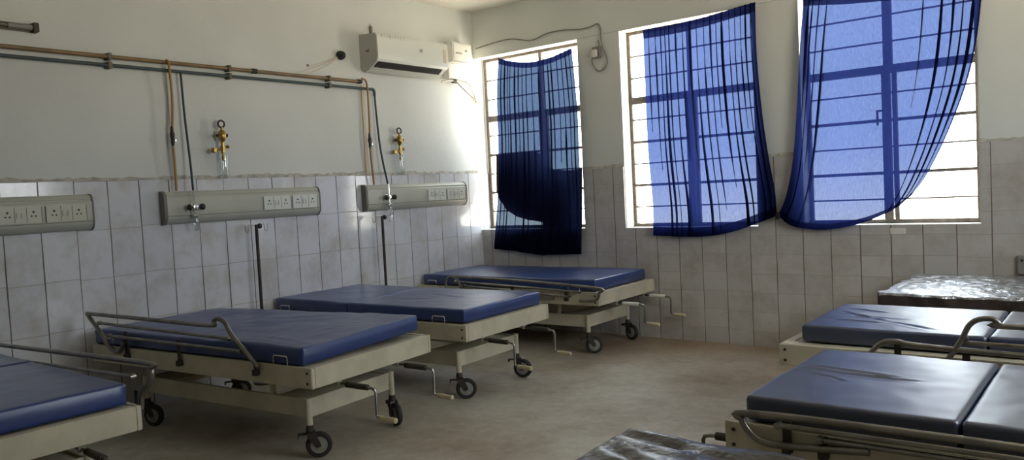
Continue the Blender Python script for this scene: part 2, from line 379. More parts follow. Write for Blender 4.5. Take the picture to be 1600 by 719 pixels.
# windows: plaster reveal lining, sill, steel frame, mullion, transom, bars, panes
BARS = [1.10, 1.285, 1.47, 1.655, 1.845, 2.20, 2.385]
for i, (x0, x1) in enumerate(WIN):
    w = empty('window_%d' % (i + 1), ((x0 + x1) / 2, .15, ZS)); w['kind'] = 'structure'
    L = lambda x, y, z: (x - (x0 + x1) / 2, y - .15, z - ZS)
    bm = new()
    xl = x0 + (.012 if i == 0 else 0)
    box(bm, L(x0 if i == 0 else x0 - .002, -.006, ZS - .022), L(x1 + .01, .235, ZS + .004), .003)
    o = obj('window_sill', bm, M['sill'], w, False)
    bm = new()
    box(bm, L(x0, .0, ZT - .006), L(x1, .235, ZT + .001)); box(bm, L(x1 - .006, .006, ZS + .006), L(x1 + .001, .235, ZT - .006))
    if i: box(bm, L(x0 - .001, .006, ZS + .006), L(x0 + .006, .235, ZT - .006))
    obj('reveal_plaster', bm, M['reveal'], w, False)
    f = .032; y0, y1 = .13, .165
    bm = new()
    box(bm, L(xl, y0, ZS + .004), L(xl + f, y1, ZT - .006), .003); box(bm, L(x1 - f - .006, y0, ZS + .004), L(x1 - .006, y1, ZT - .006), .003)
    box(bm, L(xl + f, y0, ZS + .004), L(x1 - f, y1, ZS + f), .003); box(bm, L(xl + f, y0, ZT - f), L(x1 - f, y1, ZT - .006), .003)
    obj('window_frame', bm, M['steel'], w, False)
    xm = (.705, 2.205, 3.70)[i]
    mw = .030 if i == 2 else .016
    bm = new(); box(bm, L(xm - mw, y0 - .004, ZTR), L(xm + mw, y1 - .004, ZT - f), .003)
    box(bm, L(xm - .045, y0 - .004, ZS + f), L(xm + .012, y1 - .004, ZTR), .003); box(bm, L(xm + .022, y0 - .002, ZS + f), L(xm + .052, y1 - .002, ZTR), .003)
    obj('mullion', bm, M['steel'], w, False)
    obj('transom', mk(box, L(xl + f, y0 - .002, ZTR - .030), L(x1 - f, y1 - .002, ZTR + .028), .003), M['steel'], w, False)
    for k, z in enumerate(BARS):
        thick = .011 if k in (1, 3) else .0055
        obj('window_bar', mk(box, L(xl + f, y0 + .006, z - thick), L(x1 - f, y0 + .022, z + thick)), M['steel'], w, False)
    if i == 2:
        bm = new(); box(bm, L(xm - .075, .095, 1.62), L(xm - .062, .105, 1.72)); box(bm, L(xm - .075, .095, 1.715), L(xm - .04, .14, 1.727))
        obj('window_handle', bm, M['dark'], w, False)
    for a, b in ((xl + f, xm - .045), (xm + .052, x1 - f - .006)):
        bm = new(); vs = [bm.verts.new(L(*q)) for q in ((a, .153, ZS + f), (b, .153, ZS + f), (b, .153, ZT - f), (a, .153, ZT - f))]; bm.faces.new(vs)
        obj('pane', bm, M['glass'], w, False)

for i, (x0, x1) in enumerate(FWIN):                      # the same steel windows behind the camera
    bm = new(); yy = ROOM_Y - .12
    for a, b in (((x0, FZ0), (x0 + .03, FZ1)), ((x1 - .03, FZ0), (x1, FZ1)), ((x0 + .03, FZ0), (x1 - .03, FZ0 + .03)), ((x0 + .03, FZ1 - .03), (x1 - .03, FZ1)),
                 (((x0 + x1) / 2 - .02, FZ0 + .03), ((x0 + x1) / 2 + .02, FZ1 - .03))): box(bm, (a[0], yy, a[1]), (b[0], yy + .03, b[1]))
    struct('window_%d' % (i + 4), bm, M['steel'])

for i, (y0, y1) in enumerate(FILL_RWIN):  # frame of the unseen window added for fill light
    bm = new(); X = ROOM_X + .09
    for a, b in (((y0, FZ0), (y0 + .03, FZ1)), ((y1 - .03, FZ0), (y1, FZ1)), ((y0 + .03, FZ0), (y1 - .03, FZ0 + .03)), ((y0 + .03, FZ1 - .03), (y1 - .03, FZ1)),
                 (((y0 + y1) / 2 - .02, FZ0 + .03), ((y0 + y1) / 2 + .02, FZ1 - .03))): box(bm, (X, a[0], a[1]), (X + .03, b[0], b[1]))
    struct('window_%d' % (i + 5), bm, M['steel'])

# ------------------------------------------------------------------ curtains
def lerp_poly(P, t):
    """point at arc fraction t of a polyline"""
    d = [0]
    for a, b in zip(P, P[1:]): d.append(d[-1] + (b - a).length)
    s = t * d[-1]
    for i in range(len(P) - 1):
        if s <= d[i + 1] or i == len(P) - 2:
            q = (s - d[i]) / max(1e-9, d[i + 1] - d[i]); return P[i].lerp(P[i + 1], q)

def curtain(name, label, mat, top, right, bottom, left, pleats, amp, seed, yb=-.05, hems=(.035, .04, 0, 0), nv=70):
    """top/bottom run left to right, left/right run top to bottom; points are (x, z)"""
    T, R, B, Lf = [smoothpath([Vector((x, 0, z)) for x, z in P], 6) if len(P) > 2 else [Vector((x, 0, z)) for x, z in P] for P in (top, right, bottom, left)]
    def surf(u, v):
        c00, c10, c01, c11 = T[0], T[-1], B[0], B[-1]
        return (lerp_poly(T, u) * (1 - v) + lerp_poly(B, u) * v + lerp_poly(Lf, v) * (1 - u) + lerp_poly(R, v) * u
                - (c00 * (1 - u) * (1 - v) + c10 * u * (1 - v) + c01 * (1 - u) * v + c11 * u * v))
    # s samples: (u centre, offset sign, depth layer, pleat index)
    S_ = []
    pl = sorted(pleats)
    n = 90
    us = [k / n for k in range(n + 1)]
    for u in us:
        if all(abs(u - p[0]) > p[1] * 1.3 for p in pl): S_.append((u, 0, 0, None))
    for k, p in enumerate(pl):
        S_ += [(p[0], -1, 0, k, 0), (p[0], 1, 1, k, 1), (p[0], -1, 2, k, 2), (p[0], 1, 3, k, 3)]
    S_.sort(key=lambda s: (s[0], s[4] if len(s) > 4 else 0))
    bm = new(); grid = []
    rnd = random.Random(seed); ph = [rnd.random() * 6 for _ in range(8)]
    for j in range(nv + 1):
        v = j / nv; row = []
        for s in S_:
            u = s[0]; yo = 0
            if s[3] is not None:
                p = pl[s[3]]
                wd = p[1] * max(0.0, min(1, (p[3] - v) * 6)) * max(0.02, min(1, (v - p[2]) * 9 + .3)) * (.75 + .4 * math.sin(ph[0] + u * 40 + v * 5))
                u = u + s[1] * wd * (1 if s[2] in (0, 1) or True else 1)
                order = {0: -1, 1: 1, 2: -1, 3: 1}[s[2]]
                if s[2] == 0: u = p[0] - wd * 1.0
                if s[2] == 1: u = p[0] + wd * .9
                if s[2] == 2: u = p[0] - wd * .9
                if s[2] == 3: u = p[0] + wd * 1.0
                yo = {0: 0, 1: -.004, 2: -.010, 3: -.014}[s[2]] * (1 if wd > 0 else 0) + (.014 if s[2] == 3 else 0) * 0
            u = min(1, max(0, u))
            P = surf(u, v)
            yy = amp * (math.sin(u * 31 + ph[1] + v * 1.5) * .5 + math.sin(u * 67 + ph[2] - v * 2) * .3 + .5 * math.sin(u * 13 + v * 4 + ph[3]) * v) * (.35 + .65 * min(1, v * 4 + .2))
            row.append(bm.verts.new((P.x, yb + yy + yo - .01, P.z)))
        grid.append(row)
    ht, hb, hl, hr = hems
    for j in range(nv):
        for i in range(len(S_) - 1):
            q = (grid[j][i], grid[j][i + 1], grid[j + 1][i + 1], grid[j + 1][i])
            f = bm.faces.new(q)
            v = (j + .5) / nv; u = S_[i][0]
            if v < ht or v > 1 - hb or u < hl or u > 1 - hr: f.material_index = 1
    o = obj(name, bm, None, None, True, [mat, M['hem']])
    tag(o, label, 'curtain', None)
    return o

def cx(pts, y=-.06): return [(at(px, py, 1, y).x, at(px, py, 1, y).z) for px, py in pts]
def pleatset(us, w=.009, seed=1):
    r = random.Random(seed); out = []
    for u in us:
        out.append((u, w * (.6 + .8 * r.random()), 0 if r.random() < .75 else r.random() * .4, 1.2 if r.random() < .6 else .45 + .5 * r.random()))
    return out
c1 = curtain('curtain', 'blue curtain with dimmer daylight put in its colour, over the narrow window beside the air conditioner', M['curtain_dim'],
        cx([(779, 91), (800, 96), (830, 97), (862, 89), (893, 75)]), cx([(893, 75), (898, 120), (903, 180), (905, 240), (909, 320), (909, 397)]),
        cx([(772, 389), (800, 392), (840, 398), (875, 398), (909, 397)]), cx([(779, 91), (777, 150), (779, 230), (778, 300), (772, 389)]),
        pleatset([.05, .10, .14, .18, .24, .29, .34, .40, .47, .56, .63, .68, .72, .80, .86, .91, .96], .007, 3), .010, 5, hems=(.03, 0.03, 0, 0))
c2 = curtain('curtain', 'bright blue curtain gathered to the lower right over the middle window', M['curtain'],
        cx([(1004, 47), (1050, 39), (1100, 27), (1140, 15), (1180, 3)]), cx([(1180, 3), (1182, 80), (1190, 170), (1200, 240), (1211, 300), (1214, 337)]),
        cx([(1021, 368), (1060, 370), (1100, 370), (1140, 364), (1175, 353), (1214, 338)]), cx([(1004, 47), (1008, 140), (1012, 230), (1020, 320), (1021, 368)]),
        pleatset([.06, .12, .17, .21, .25, .31, .37, .44, .50, .56, .62, .67, .72, .78, .83, .88, .92, .96], .008, 8), .010, 9, hems=(.045, .05, 0, 0))
c3 = curtain('curtain', 'bright blue curtain swept to the lower left over the right-hand window', M['curtain'],
        cx([(1256, -1), (1330, -5), (1400, -12), (1470, -22), (1536, -30)]), cx([(1536, -30), (1528, 50), (1512, 125), (1482, 205), (1450, 270), (1425, 305)]),
        cx([(1216, 338), (1240, 354), (1280, 359), (1320, 355), (1360, 344), (1400, 325), (1425, 305)]), cx([(1256, -1), (1250, 70), (1246, 150), (1240, 240), (1230, 300), (1216, 338)]),
        pleatset([.035, .06, .10, .15, .70, .80, .86, .91, .96], .007, 12), .012, 2, hems=(.028, .03, 0, .012))
# knot that ties the two blue curtains together at their lower corners
bm = new(); kp = at(1215, 337, 1, -.075)
lathe(bm, [(.004, -.03), (.014, -.022), (.018, -.006), (.017, .008), (.012, .02), (.004, .028)], (kp.x, kp.y, kp.z), 2, 12)
tag(obj('curtain_knot', bm, M['blackcloth']), 'small dark knot tying the corners of the two blue curtains', 'knot')

# dark cloths hung on the bars of the first window, seen through its curtain
def hung(name, pts_top, pts_bot, y, mat, label, amp, n=40, nv=24):
    A = smoothpath([Vector((x, y, z)) for x, z in pts_top], 5); B = smoothpath([Vector((x, y, z)) for x, z in pts_bot], 5)
    bm = new(); g = []
    for j in range(nv + 1):
        v = j / nv; row = []
        for i in range(n + 1):
            u = i / n; P = lerp_poly(A, u).lerp(lerp_poly(B, u), v)
            row.append(bm.verts.new((P.x, y + amp * math.sin(u * 34 + v) * (.3 + v) * (1 if i % 1 == 0 else 0), P.z)))
        g.append(row)
    for j in range(nv):
        for i in range(n): bm.faces.new((g[j][i], g[j][i + 1], g[j + 1][i + 1], g[j + 1][i]))
    bmesh.ops.solidify(bm, geom=bm.faces[:], thickness=.003)
    return tag(obj(name, bm, mat), label, 'cloth')
hy = .085
hung('hanging_cloth', cx([(775, 242), (800, 241), (832, 238), (848, 240)], hy), cx([(775, 300), (790, 326), (815, 341), (860, 349)], hy), hy, M['maroon'],
     'maroon cloth draped on the bars behind the dimmed blue curtain', .006)
hung('hanging_cloth', cx([(838, 238), (848, 256), (862, 264), (885, 266), (908, 263)], hy), cx([(846, 360), (870, 361), (908, 360)], hy), hy + .02, M['blackcloth'],
     'black cloth filling the lower corner behind the dimmed blue curtain', .004)

# ------------------------------------------------------------------ beds
BL, BW = 1.87, .90
def castor_parts(parent, loc, rz):
    """castor: fork and stem, with wheel and brake pedal as its own pieces"""
    bm = new(); lathe(bm, [(.010, .134), (.020, .136), (.021, .146), (.018, .158), (.018, .170), (.012, .172)], (0, 0, 0), 2, 14)
    for s in (-1, 1):
        vs = [(-.014, .138), (.020, .138), (.050, .075), (.050, .060), (.032, .056), (-.014, .110)]
        A = [bm.verts.new((x, s * .021, z)) for x, z in vs]; B = [bm.verts.new((x, s * .024, z)) for x, z in vs]
        for k in range(6): bm.faces.new((A[k], A[(k + 1) % 6], B[(k + 1) % 6], B[k]))
        bm.faces.new(A[::-1]); bm.faces.new(B)
    box(bm, (-.014, -.024, .133), (.02, .024, .139))
    tube(bm, [(.040, -.028, .066), (.040, .028, .066)], .007, 8)
    c = obj('castor', bm, M['dark'], parent); c.location = loc; c.rotation_euler = (0, 0, rz)
    bm = new(); lathe(bm, [(.038, -.015), (.058, -.015), (.064, -.009), (.066, 0), (.064, .009), (.058, .015), (.038, .015)], (.040, 0, .066), 1, 28)
    wl = obj('wheel', bm, M['rubber'], c)
    bm = new(); lathe(bm, [(.010, -.019), (.016, -.018), (.020, -.0155), (.040, -.0165), (.045, -.013), (.045, .013), (.040, .0165), (.020, .0155), (.016, .018), (.010, .019)], (.040, 0, .066), 1, 20)
    obj('hub', bm, M['hub'], c)
    bm = new(); box(bm, (-.058, -.014, .122), (-.014, .014, .130), .002); box(bm, (-.062, -.014, .108), (-.055, .014, .130), .001)
    obj('brake_pedal', bm, M['dark'], c)
    return c

def make_bed(name, label, group):
    t = empty(name, (0, 0, 0), 0, label, 'bed', group)
    h = BW / 2
    bm = new()                                            # deep folded-sheet rails around the top
    th = .022
    box(bm, (0, -h, .40), (BL, -h + th, .50), .003); box(bm, (0, h - th, .40), (BL, h, .50), .003)
    box(bm, (0, -h + th, .40), (th, h - th, .50), .003); box(bm, (BL - .045, -h + th, .40), (BL, h - th, .50), .003)
    for x in (.45, .95, 1.4): box(bm, (x - .015, -h + th, .44), (x + .015, h - th, .47))
    obj('bed_frame', bm, M['cream'], t, False)
    for s in (-1, 1):
        for z in (.475, .425): obj('screw', mk(lathe, [(.004, 0), (.007, .001), (.007, .003), (.003, .005)] if s > 0 else [(.004, 0), (.007, -.001), (.007, -.003), (.003, -.005)], (BL - .03, s * h, z), 1, 8), M['dark'], t)
    bm = new()                                            # slotted sheet the mattress lies on
    box(bm, (th, -h + th, .488), (BL - .045, h - th, .4955))
    obj('deck', bm, M['creamd'], t, False)
    bm = new(); a, b, w = .30, 1.68, .31                   # lower frame
    box(bm, (a, -w, .205), (b, -w + .016, .30), .002); box(bm, (a, w - .016, .205), (b, w, .30), .002)
    box(bm, (a, -w + .016, .205), (a + .016, w - .016, .30), .002); box(bm, (b - .016, -w + .016, .205), (b, w - .016, .30), .002)
    box(bm, (a + .016, -w + .016, .285), (a + .24, w - .016, .29)); box(bm, (b - .26, -w + .016, .285), (b - .016, w - .016, .29))
    obj('lower_frame', bm, M['cream'], t, False)
    for x in (.33, 1.41):
        for s in (-1, 1):
            obj('strut', mk(box, (x - .013, s * (w - .012) - .012, .30), (x + .013, s * (w - .012) + .012, .40), .002), M['cream'], t, False)
    k = 0
    for x in (a, b):
        for s in (-1, 1):
            o = obj('leg', mk(tube, [(x, s * w, .165), (x, s * w, .305)], .017, 14), M['cream'], t)
            castor_parts(t, (x, s * w, 0), (0.5, 2.6, 3.5, .2)[k]); k += 1
    for y in (-.215, .235):
        bm = new(); tube(bm, [(1.15, y, .385), (1.78, y, .372)], .009, 8); tube(bm, [(1.78, y, .372), (2.02, y, .366), (2.045, y, .360), (2.052, y, .345), (2.045, y + .006, .235), (2.05, y + .006, .225), (2.07, y + .006, .222)], .0075, 8)
        c = obj('crank', bm, M['chrome'], t)
        obj('crank_sleeve', mk(tube, [(1.86, y, .369), (2.0, y, .367)], .015, 12), M['dark'], c)
        obj('crank_handle', mk(tube, [(2.065, y + .006, .222), (2.075, y + .006, .222), (2.165, y + .006, .218), (2.17, y + .006, .218)], [.011, .013, .014, .008], 12), M['grip'], c)
        bm = new(); box(bm, (1.80, y - .012, .36), (1.815, y + .012, .402)); obj('crank_bracket', bm, M['creamd'], c, False)
    for s in (-1, 1):                                     # wire stops that keep the mattress in place
        for x in (1.60, .12):
            obj('mattress_stop', mk(tube, [(x, s * (h - .008), .495), (x, s * (h - .008), .54), (x + .008, s * (h - .008), .546), (x + .092, s * (h - .008), .546), (x + .10, s * (h - .008), .54), (x + .10, s * (h - .008), .495)], .0035, 6), M['bright'], t)
    return t

def copy_tree(o, parent=None):
    c = o.copy(); COL.objects.link(c)
    if parent is not None: c.parent = parent
    for ch in list(o.children): copy_tree(ch, c)
    return c

LB = 'hospital beds along the panel wall'; RB = 'hospital beds along the facing side of the ward'
beds = {   # foot centre x, y, heading (head towards the wall), label, group
 'L1': (1.895, -4.805, 0, 'cream hospital bed cut off by the left edge of the picture', LB),
 'L2': (1.955, -3.15, .105, 'cream hospital bed with a raised tubular rail bent over its near side', LB),
 'L3': (1.89, -1.955, .045, 'cream hospital bed without side rail between two railed beds', LB),
 'L4': (1.90, -.475, .02, 'cream hospital bed under the dimmed blue curtain by the corner', LB),
 'R1': (3.715, -1.73, math.pi, 'cream hospital bed with an arched rail, under the navy mattress beside the black one', RB),
 'R2': (3.99, -2.99, math.pi, 'cream hospital bed with folded rail nearest the middle of the right row', RB),
 'R3': (3.88, -.575, math.pi, 'cream hospital bed under the torn silver-black mattress by the window wall', RB),
 'R0': (3.87, -4.37, math.pi, 'cream hospital bed under the black mattress at the bottom edge', RB),
}
proto = None; B = {}
for k, (fx, fy, rz, lab, grp) in beds.items():
    if proto is None: proto = make_bed('hospital_bed', lab, grp); t = proto
    else: t = copy_tree(proto)
    t['label'] = lab; t['group'] = grp
    t.rotation_euler = (0, 0, rz); t.location = (fx - BL * math.cos(rz), fy - BL * math.sin(rz), 0)
    B[k] = t
    for ch in t.children:
        if ch.name.startswith('castor'):
            j = (2 if ch.location.x > 1 else 0) + (1 if ch.location.y > 0 else 0)
            ch.rotation_euler = (0, 0, {'L2': (.3, 1.0, .80, -.42), 'L3': (.7, 2.2, .75, .35), 'L4': (1, .2, .75, -.2)}.get(k, (.5, 2.6, 1.9, .2))[j])
    for ch in list(t.children):                           # only some of the right-hand beds show their cranks
        if k in ('R1', 'R3') and ch.name.startswith('crank'):
            for g_ in list(ch.children): bpy.data.objects.remove(g_)
            bpy.data.objects.remove(ch)
        elif k[0] == 'R' and ch.name.startswith('mattress_stop'): bpy.data.objects.remove(ch)
        elif k == 'L4' and ch.name.startswith('crank'):
            ch.location.y += .14
            for g_ in ch.children:                        # this bed's cranks have pale sleeves
                if g_.name.startswith('crank_sleeve'): g_.data = g_.data.copy(); g_.data.materials[0] = M['plast']; g_['label'] = 'pale crank sleeve'

def rail(bed, side, paths, brackets, name='side_rail'):
    """paths in bed coordinates (x along the bed, z); first path is the main tube"""
    y = side * (BW / 2 + .028); t = B[bed]
    if bed[0] == 'L':
        paths = [[[(x - .03, z) for x, z in q] for q in grp_] for grp_ in paths]; brackets = [(x - .03, a_, b_) for x, a_, b_ in brackets]
    bm = new()
    for q in paths[0]: tube(bm, [(x, y, z) for x, z in q], .0115, 10, smooth=len(q) > 2)
    r = obj(name, bm, M['chrome'], t)
    for q in paths[1]:
        bm = new(); tube(bm, [(x, y - side * .004, z) for x, z in q], .009, 8, smooth=len(q) > 2)
        for x, z in (q[0], q[-1]): lathe(bm, [(.004, -.014), (.012, -.012), (.012, .012), (.004, .014)], (x, y - side * .004, z), 1, 10)
        obj('rail_bar', bm, M['chrome'], r)
    for x, z0, z1 in brackets:
        bm = new(); box(bm, (x - .014, min(y, side * (BW / 2 - .002)), z0), (x + .014, max(y, side * (BW / 2 - .002)), z0 + .03), .002)
        ya, yb = sorted((y - side * .014, y - side * .019))
        box(bm, (x - .014, ya, z0), (x + .014, yb, z1), .001)
        obj('rail_bracket', bm, M['dark'], r, False)
rail('L2', -1, [[[(.05, .692), (.6, .686), (1.20, .678), (1.235, .705), (1.28, .716), (1.33, .695), (1.38, .632), (1.56, .487)],
                 [(.05, .690), (.20, .57), (.245, .517), (.32, .481), (.376, .492), (.417, .547)]],
                [[(.17, .640), (1.34, .616)], [(.26, .570), (1.43, .557)]]], [(.41, .44, .60), (1.52, .44, .50), (.90, .44, .58)])
rail('L1', 1, [[[(.10, .602), (1.0, .635), (1.90, .667), (1.945, .650), (1.94, .60), (1.86, .54), (1.84, .47)], [(.10, .60), (.06, .54), (.10, .46)]],
               [[(.2, .535), (1.79, .600)]]], [(1.84, .43, .55), (.12, .43, .55)])
rail('L4', -1, [[[(.58, .502), (.56, .52), (.52, .575), (.46, .588), (.41, .558), (.40, .50), (.43, .47)], [(.50, .592), (1.2, .575), (1.90, .540), (1.925, .505), (1.89, .45), (1.75, .441)]],
                [[(.5, .548), (1.75, .505)], [(.6, .515), (1.65, .465)], [(.7, .488), (1.5, .445)]]], [(.55, .43, .54), (1.62, .43, .52), (1.1, .43, .54)])
def rx(k, X): return BL - (X - beds[k][0])
rail('R2', 1, [[[(rx('R2', X), z) for X, z in [(4.445, .478), (4.20, .457), (4.125, .459), (4.084, .484), (4.062, .52), (4.075, .543), (4.52, .553), (5.75, .553)]]],
               [[(rx('R2', X), z) for X, z in [(4.178, .517), (5.6, .525)]], [(rx('R2', X), z) for X, z in [(4.304, .492), (5.4, .500)]]]],
     [(rx('R2', 4.20), .43, .53), (rx('R2', 4.31), .43, .50), (rx('R2', 5.4), .43, .53)])
rail('R1', 1, [[[(rx('R1', X), z) for X, z in [(4.40, .44), (4.48, .572), (4.515, .645), (4.551, .673), (4.596, .678), (4.625, .660), (4.66, .650), (5.5, .655)]],
                [(rx('R1', X), z) for X, z in [(4.11, .47), (4.147, .515), (4.184, .548), (4.24, .557), (4.42, .543), (5.5, .523)]]],
               [[(rx('R1', X), z) for X, z in [(4.50, .59), (4.56, .573), (5.4, .580)]]]],
     [(rx('R1', 4.24), .43, .55), (rx('R1', 4.5), .43, .54), (rx('R1', 5.3), .43, .56)])

# ------------------------------------------------------------------ mattresses
def section(name, x0, x1, w, z0, T, mat, parent, seed, dx=.018, wr=1, creases=(), puff=.002, tilt=0, rough_edge=0, nx=None, ny=44):
    """one padded section: rounded-rectangle cross-section swept along x, with folds pressed into its top"""
    nx = nx or max(24, int((x1 - x0) / dx)); r = min(.014, T * .4)
    prof = []                                             # (y, z, is_top) closed loop
    hw = w / 2
    def arc(cy, cz, a0, a1, n=4):
        return [(cy + r * math.cos(a0 + (a1 - a0) * k / n), cz + r * math.sin(a0 + (a1 - a0) * k / n)) for k in range(n + 1)]
    prof += [(-hw + r + (w - 2 * r) * k / 10, 0) for k in range(1, 10)]
    prof += arc(hw - r, r, -math.pi / 2, 0) + [(hw, T * .5)] + arc(hw - r, T - r, 0, math.pi / 2)
    prof += [(hw - r - (w - 2 * r) * k / ny, T) for k in range(1, ny)]
    prof += arc(-hw + r, T - r, math.pi / 2, math.pi) + [(-hw, T * .5)] + arc(-hw + r, r, math.pi, 1.5 * math.pi)
    xs = [x0 + r * (1 - math.cos(k * math.pi / 8)) for k in range(4)]
    xs += [x0 + r + (x1 - x0 - 2 * r) * k / nx for k in range(nx + 1)]
    xs += [x1 - r * (1 - math.sin(math.pi / 2 - k * math.pi / 8)) for k in range(1, 5)]
    xs = sorted(set(round(q, 6) for q in xs))
    bm = new(); rings = []
    for x in xs:
        de = min(x - x0, x1 - x); ins = 0
        if de < r: ins = r - math.sqrt(max(0, r * r - (r - de) ** 2))
        ring = []
        for y, z in prof:
            yy = y * (1 - ins / hw); zz = (z - T / 2) * (1 - 2 * ins / T) + T / 2
            top = max(0, (z - T * .55) / (T * .45))
            ed = min(1, (hw - abs(y)) / .12) * min(1, de / .12)
            d = puff * ed
            d += wr * .006 * noise.noise(((x + seed) * 3.5, y * 3.5, seed)) + wr * .002 * noise.noise((x * 14 + seed, y * 11, seed * 2))
            for (ax, ay, bx, by, wd, dp) in creases:
                dp *= .62 if mat is M['navy'] else 1
                A = Vector((ax, ay)); D = Vector((bx, by)) - A; P = Vector((x, y)) - A
                s = max(0, min(1, P.dot(D) / D.length_squared)); dist = (P - D * s).length
                d -= dp * math.exp(-(dist / wd) ** 2) * (1 - abs(2 * s - 1) ** 3) - .5 * dp * math.exp(-((dist - 2 * wd) / wd) ** 2) * (1 - abs(2 * s - 1) ** 3)
            side = wr * .004 * noise.noise((x * 7, z * 30 + seed, seed)) if abs(y) > hw - r else 0
            if rough_edge: side += rough_edge * noise.noise((x * 11, z * 18, seed)); 
            xo = rough_edge * 1.6 * noise.noise((y * 9, z * 12, seed + 3)) if de < r * 1.2 else 0
            tl = tilt * max(0, (x - x0) / (x1 - x0)) * (y / hw * .5 + .5)
            ring.append(bm.verts.new((x + xo, yy + (side if y > 0 else -side), z0 + zz + d * top + tl)))
        rings.append(ring)
    n = len(prof)
    for i in range(len(rings) - 1):
        for k in range(n): bm.faces.new((rings[i][k], rings[i][(k + 1) % n], rings[i + 1][(k + 1) % n], rings[i + 1][k]))
    bm.faces.new(rings[0][::-1]); bm.faces.new(rings[-1])
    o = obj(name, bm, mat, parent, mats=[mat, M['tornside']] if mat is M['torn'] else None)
    if mat is M['torn']:                                  # worn top sheet with window sheen painted in as silver, dark brown sides
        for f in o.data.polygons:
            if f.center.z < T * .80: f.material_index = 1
    # corded seam round the top and bottom edges
    return o

def mattress(label, loc, rz, cuts, w, T, mat, grp, seed, z0=.502, **kw):
    t = empty('mattress', (loc[0], loc[1], z0), rz, label, 'mattress', grp)
    for i, (a, b) in enumerate(zip(cuts, cuts[1:])):
        section('mattress_section', a + (.003 if i else 0), b - (.003 if i < len(cuts) - 2 else 0), w, 0, T, mat, t, seed + i * 1.7, **{k: (v[i] if isinstance(v, list) and v and isinstance(v[0], list) else v) for k, v in kw.items()})
    return t
LM, RM = 'blue mattresses on the panel side', 'navy mattresses on the facing side'
mattress('blue mattress on the bed cut off by the left edge', (.03, -4.81), 0, [0, .85, 1.81], .86, .088, M['blue'], LM, 1, wr=.7)
# local x runs head to foot for the left row
mattress('lumpy blue mattress behind the bent raised rail', (.095, -3.345), .105, [0, 1.80], .865, .088, M['blue'], LM, 5, wr=1.5, tilt=.022,
         creases=[(1.5, .0, 1.75, .1, .012, .004), (1.2, -.3, 1.7, -.34, .016, .004), (.9, .1, 1.3, .3, .03, .004)])
mattress('blue mattress with two dark seams on the railless bed between two railed beds', (.02, -2.02), .045, [0, .78, 1.82], .83, .084, M['blue'], LM, 9, wr=1,
         creases=[[(.2, -.1, .6, .1, .02, .004)], [(1.35, .05, 1.42, .33, .008, .006), (1.39, .0, 1.46, .28, .008, .005), (1.0, -.2, 1.3, -.1, .014, .005), (1.05, .1, 1.5, .0, .02, .004)]])
mattress('blue mattress under the dimmed blue curtain by the corner', (.04, -.50), .02, [0, .55, 1.80], .80, .088, M['blue'], LM, 13, wr=.6)
# right row: same local frame turned round, head towards the far side
def rm(k, X): return beds[k][0] + BL - X
mattress('plain navy mattress with creases, in front of the arched rail', (rm('R2', 0), -3.00), math.pi, [.02, 1.19, 1.81], .82, .084, M['navy'], RM, 21, wr=.8, dx=.011, ny=80,
         creases=[[(.6, 0, 1.0, .1, .03, .003)], [(1.785, -.095, 1.66, -.065, .010, .008), (1.70, -.072, 1.43, -.03, .010, .009), (1.79, -.045, 1.63, .0, .010, .008), (1.67, -.005, 1.36, .0, .010, .008),
                   (1.72, .045, 1.62, .07, .009, .007), (1.64, .066, 1.58, .115, .009, .007)]])
mattress('navy mattress behind the arched rail, beside the torn black one', (rm('R1', 0), -1.735), math.pi, [.02, 1.02, 1.79], .72, .081, M['navy'], RM, 25, wr=.8, dx=.011, ny=80,
         creases=[[(.4, 0, .8, .1, .03, .003)], [(1.70, .17, 1.46, .20, .011, .008), (1.74, -.08, 1.46, .15, .012, .009), (1.48, .13, 1.22, .30, .012, .006), (1.74, -.19, 1.50, -.09, .012, .007), (1.70, .02, 1.35, .08, .016, .005)]])
rc = random.Random(7)
cr = [(rc.uniform(0, 1.8), rc.uniform(-.45, .45), 0, 0, rc.uniform(.010, .020), rc.uniform(.005, .011)) for _ in range(60)]
cr = [(a, b, a + rc.uniform(-.12, .12), b + rc.uniform(-.2, .2), w, d) for a, b, _, _, w, d in cr]
mattress('torn crumpled black mattress shining silver below the window wall', (rm('R3', 0), -.575), math.pi, [.0, 1.87], .94, .096, M['torn'], None, 31, wr=2.2, rough_edge=.02, dx=.013, ny=70, creases=cr)
cr2 = [(1.25, .42, 1.6, .3, .03, .014), (1.4, .1, 1.75, .2, .03, .014), (1.2, .2, 1.5, .34, .02, .01), (1.5, .36, 1.85, .40, .02, .010), (1.0, .3, 1.3, .42, .02, .01),
       (1.55, .0, 1.8, .05, .025, .012), (1.1, .0, 1.4, .15, .03, .012), (1.62, .2, 1.82, .3, .018, .008), (1.3, -.2, 1.7, -.1, .03, .012)]
cr2 = [(a, -b, c, -d, e_, f_) for a, b, c, d, e_, f_ in cr2]
mattress('wrinkled black mattress at the bottom edge of the picture', (rm('R0', 0), -4.37), math.pi, [.0, 1.83], .90, .09, M['black'], None, 35, wr=1.8, creases=cr2)

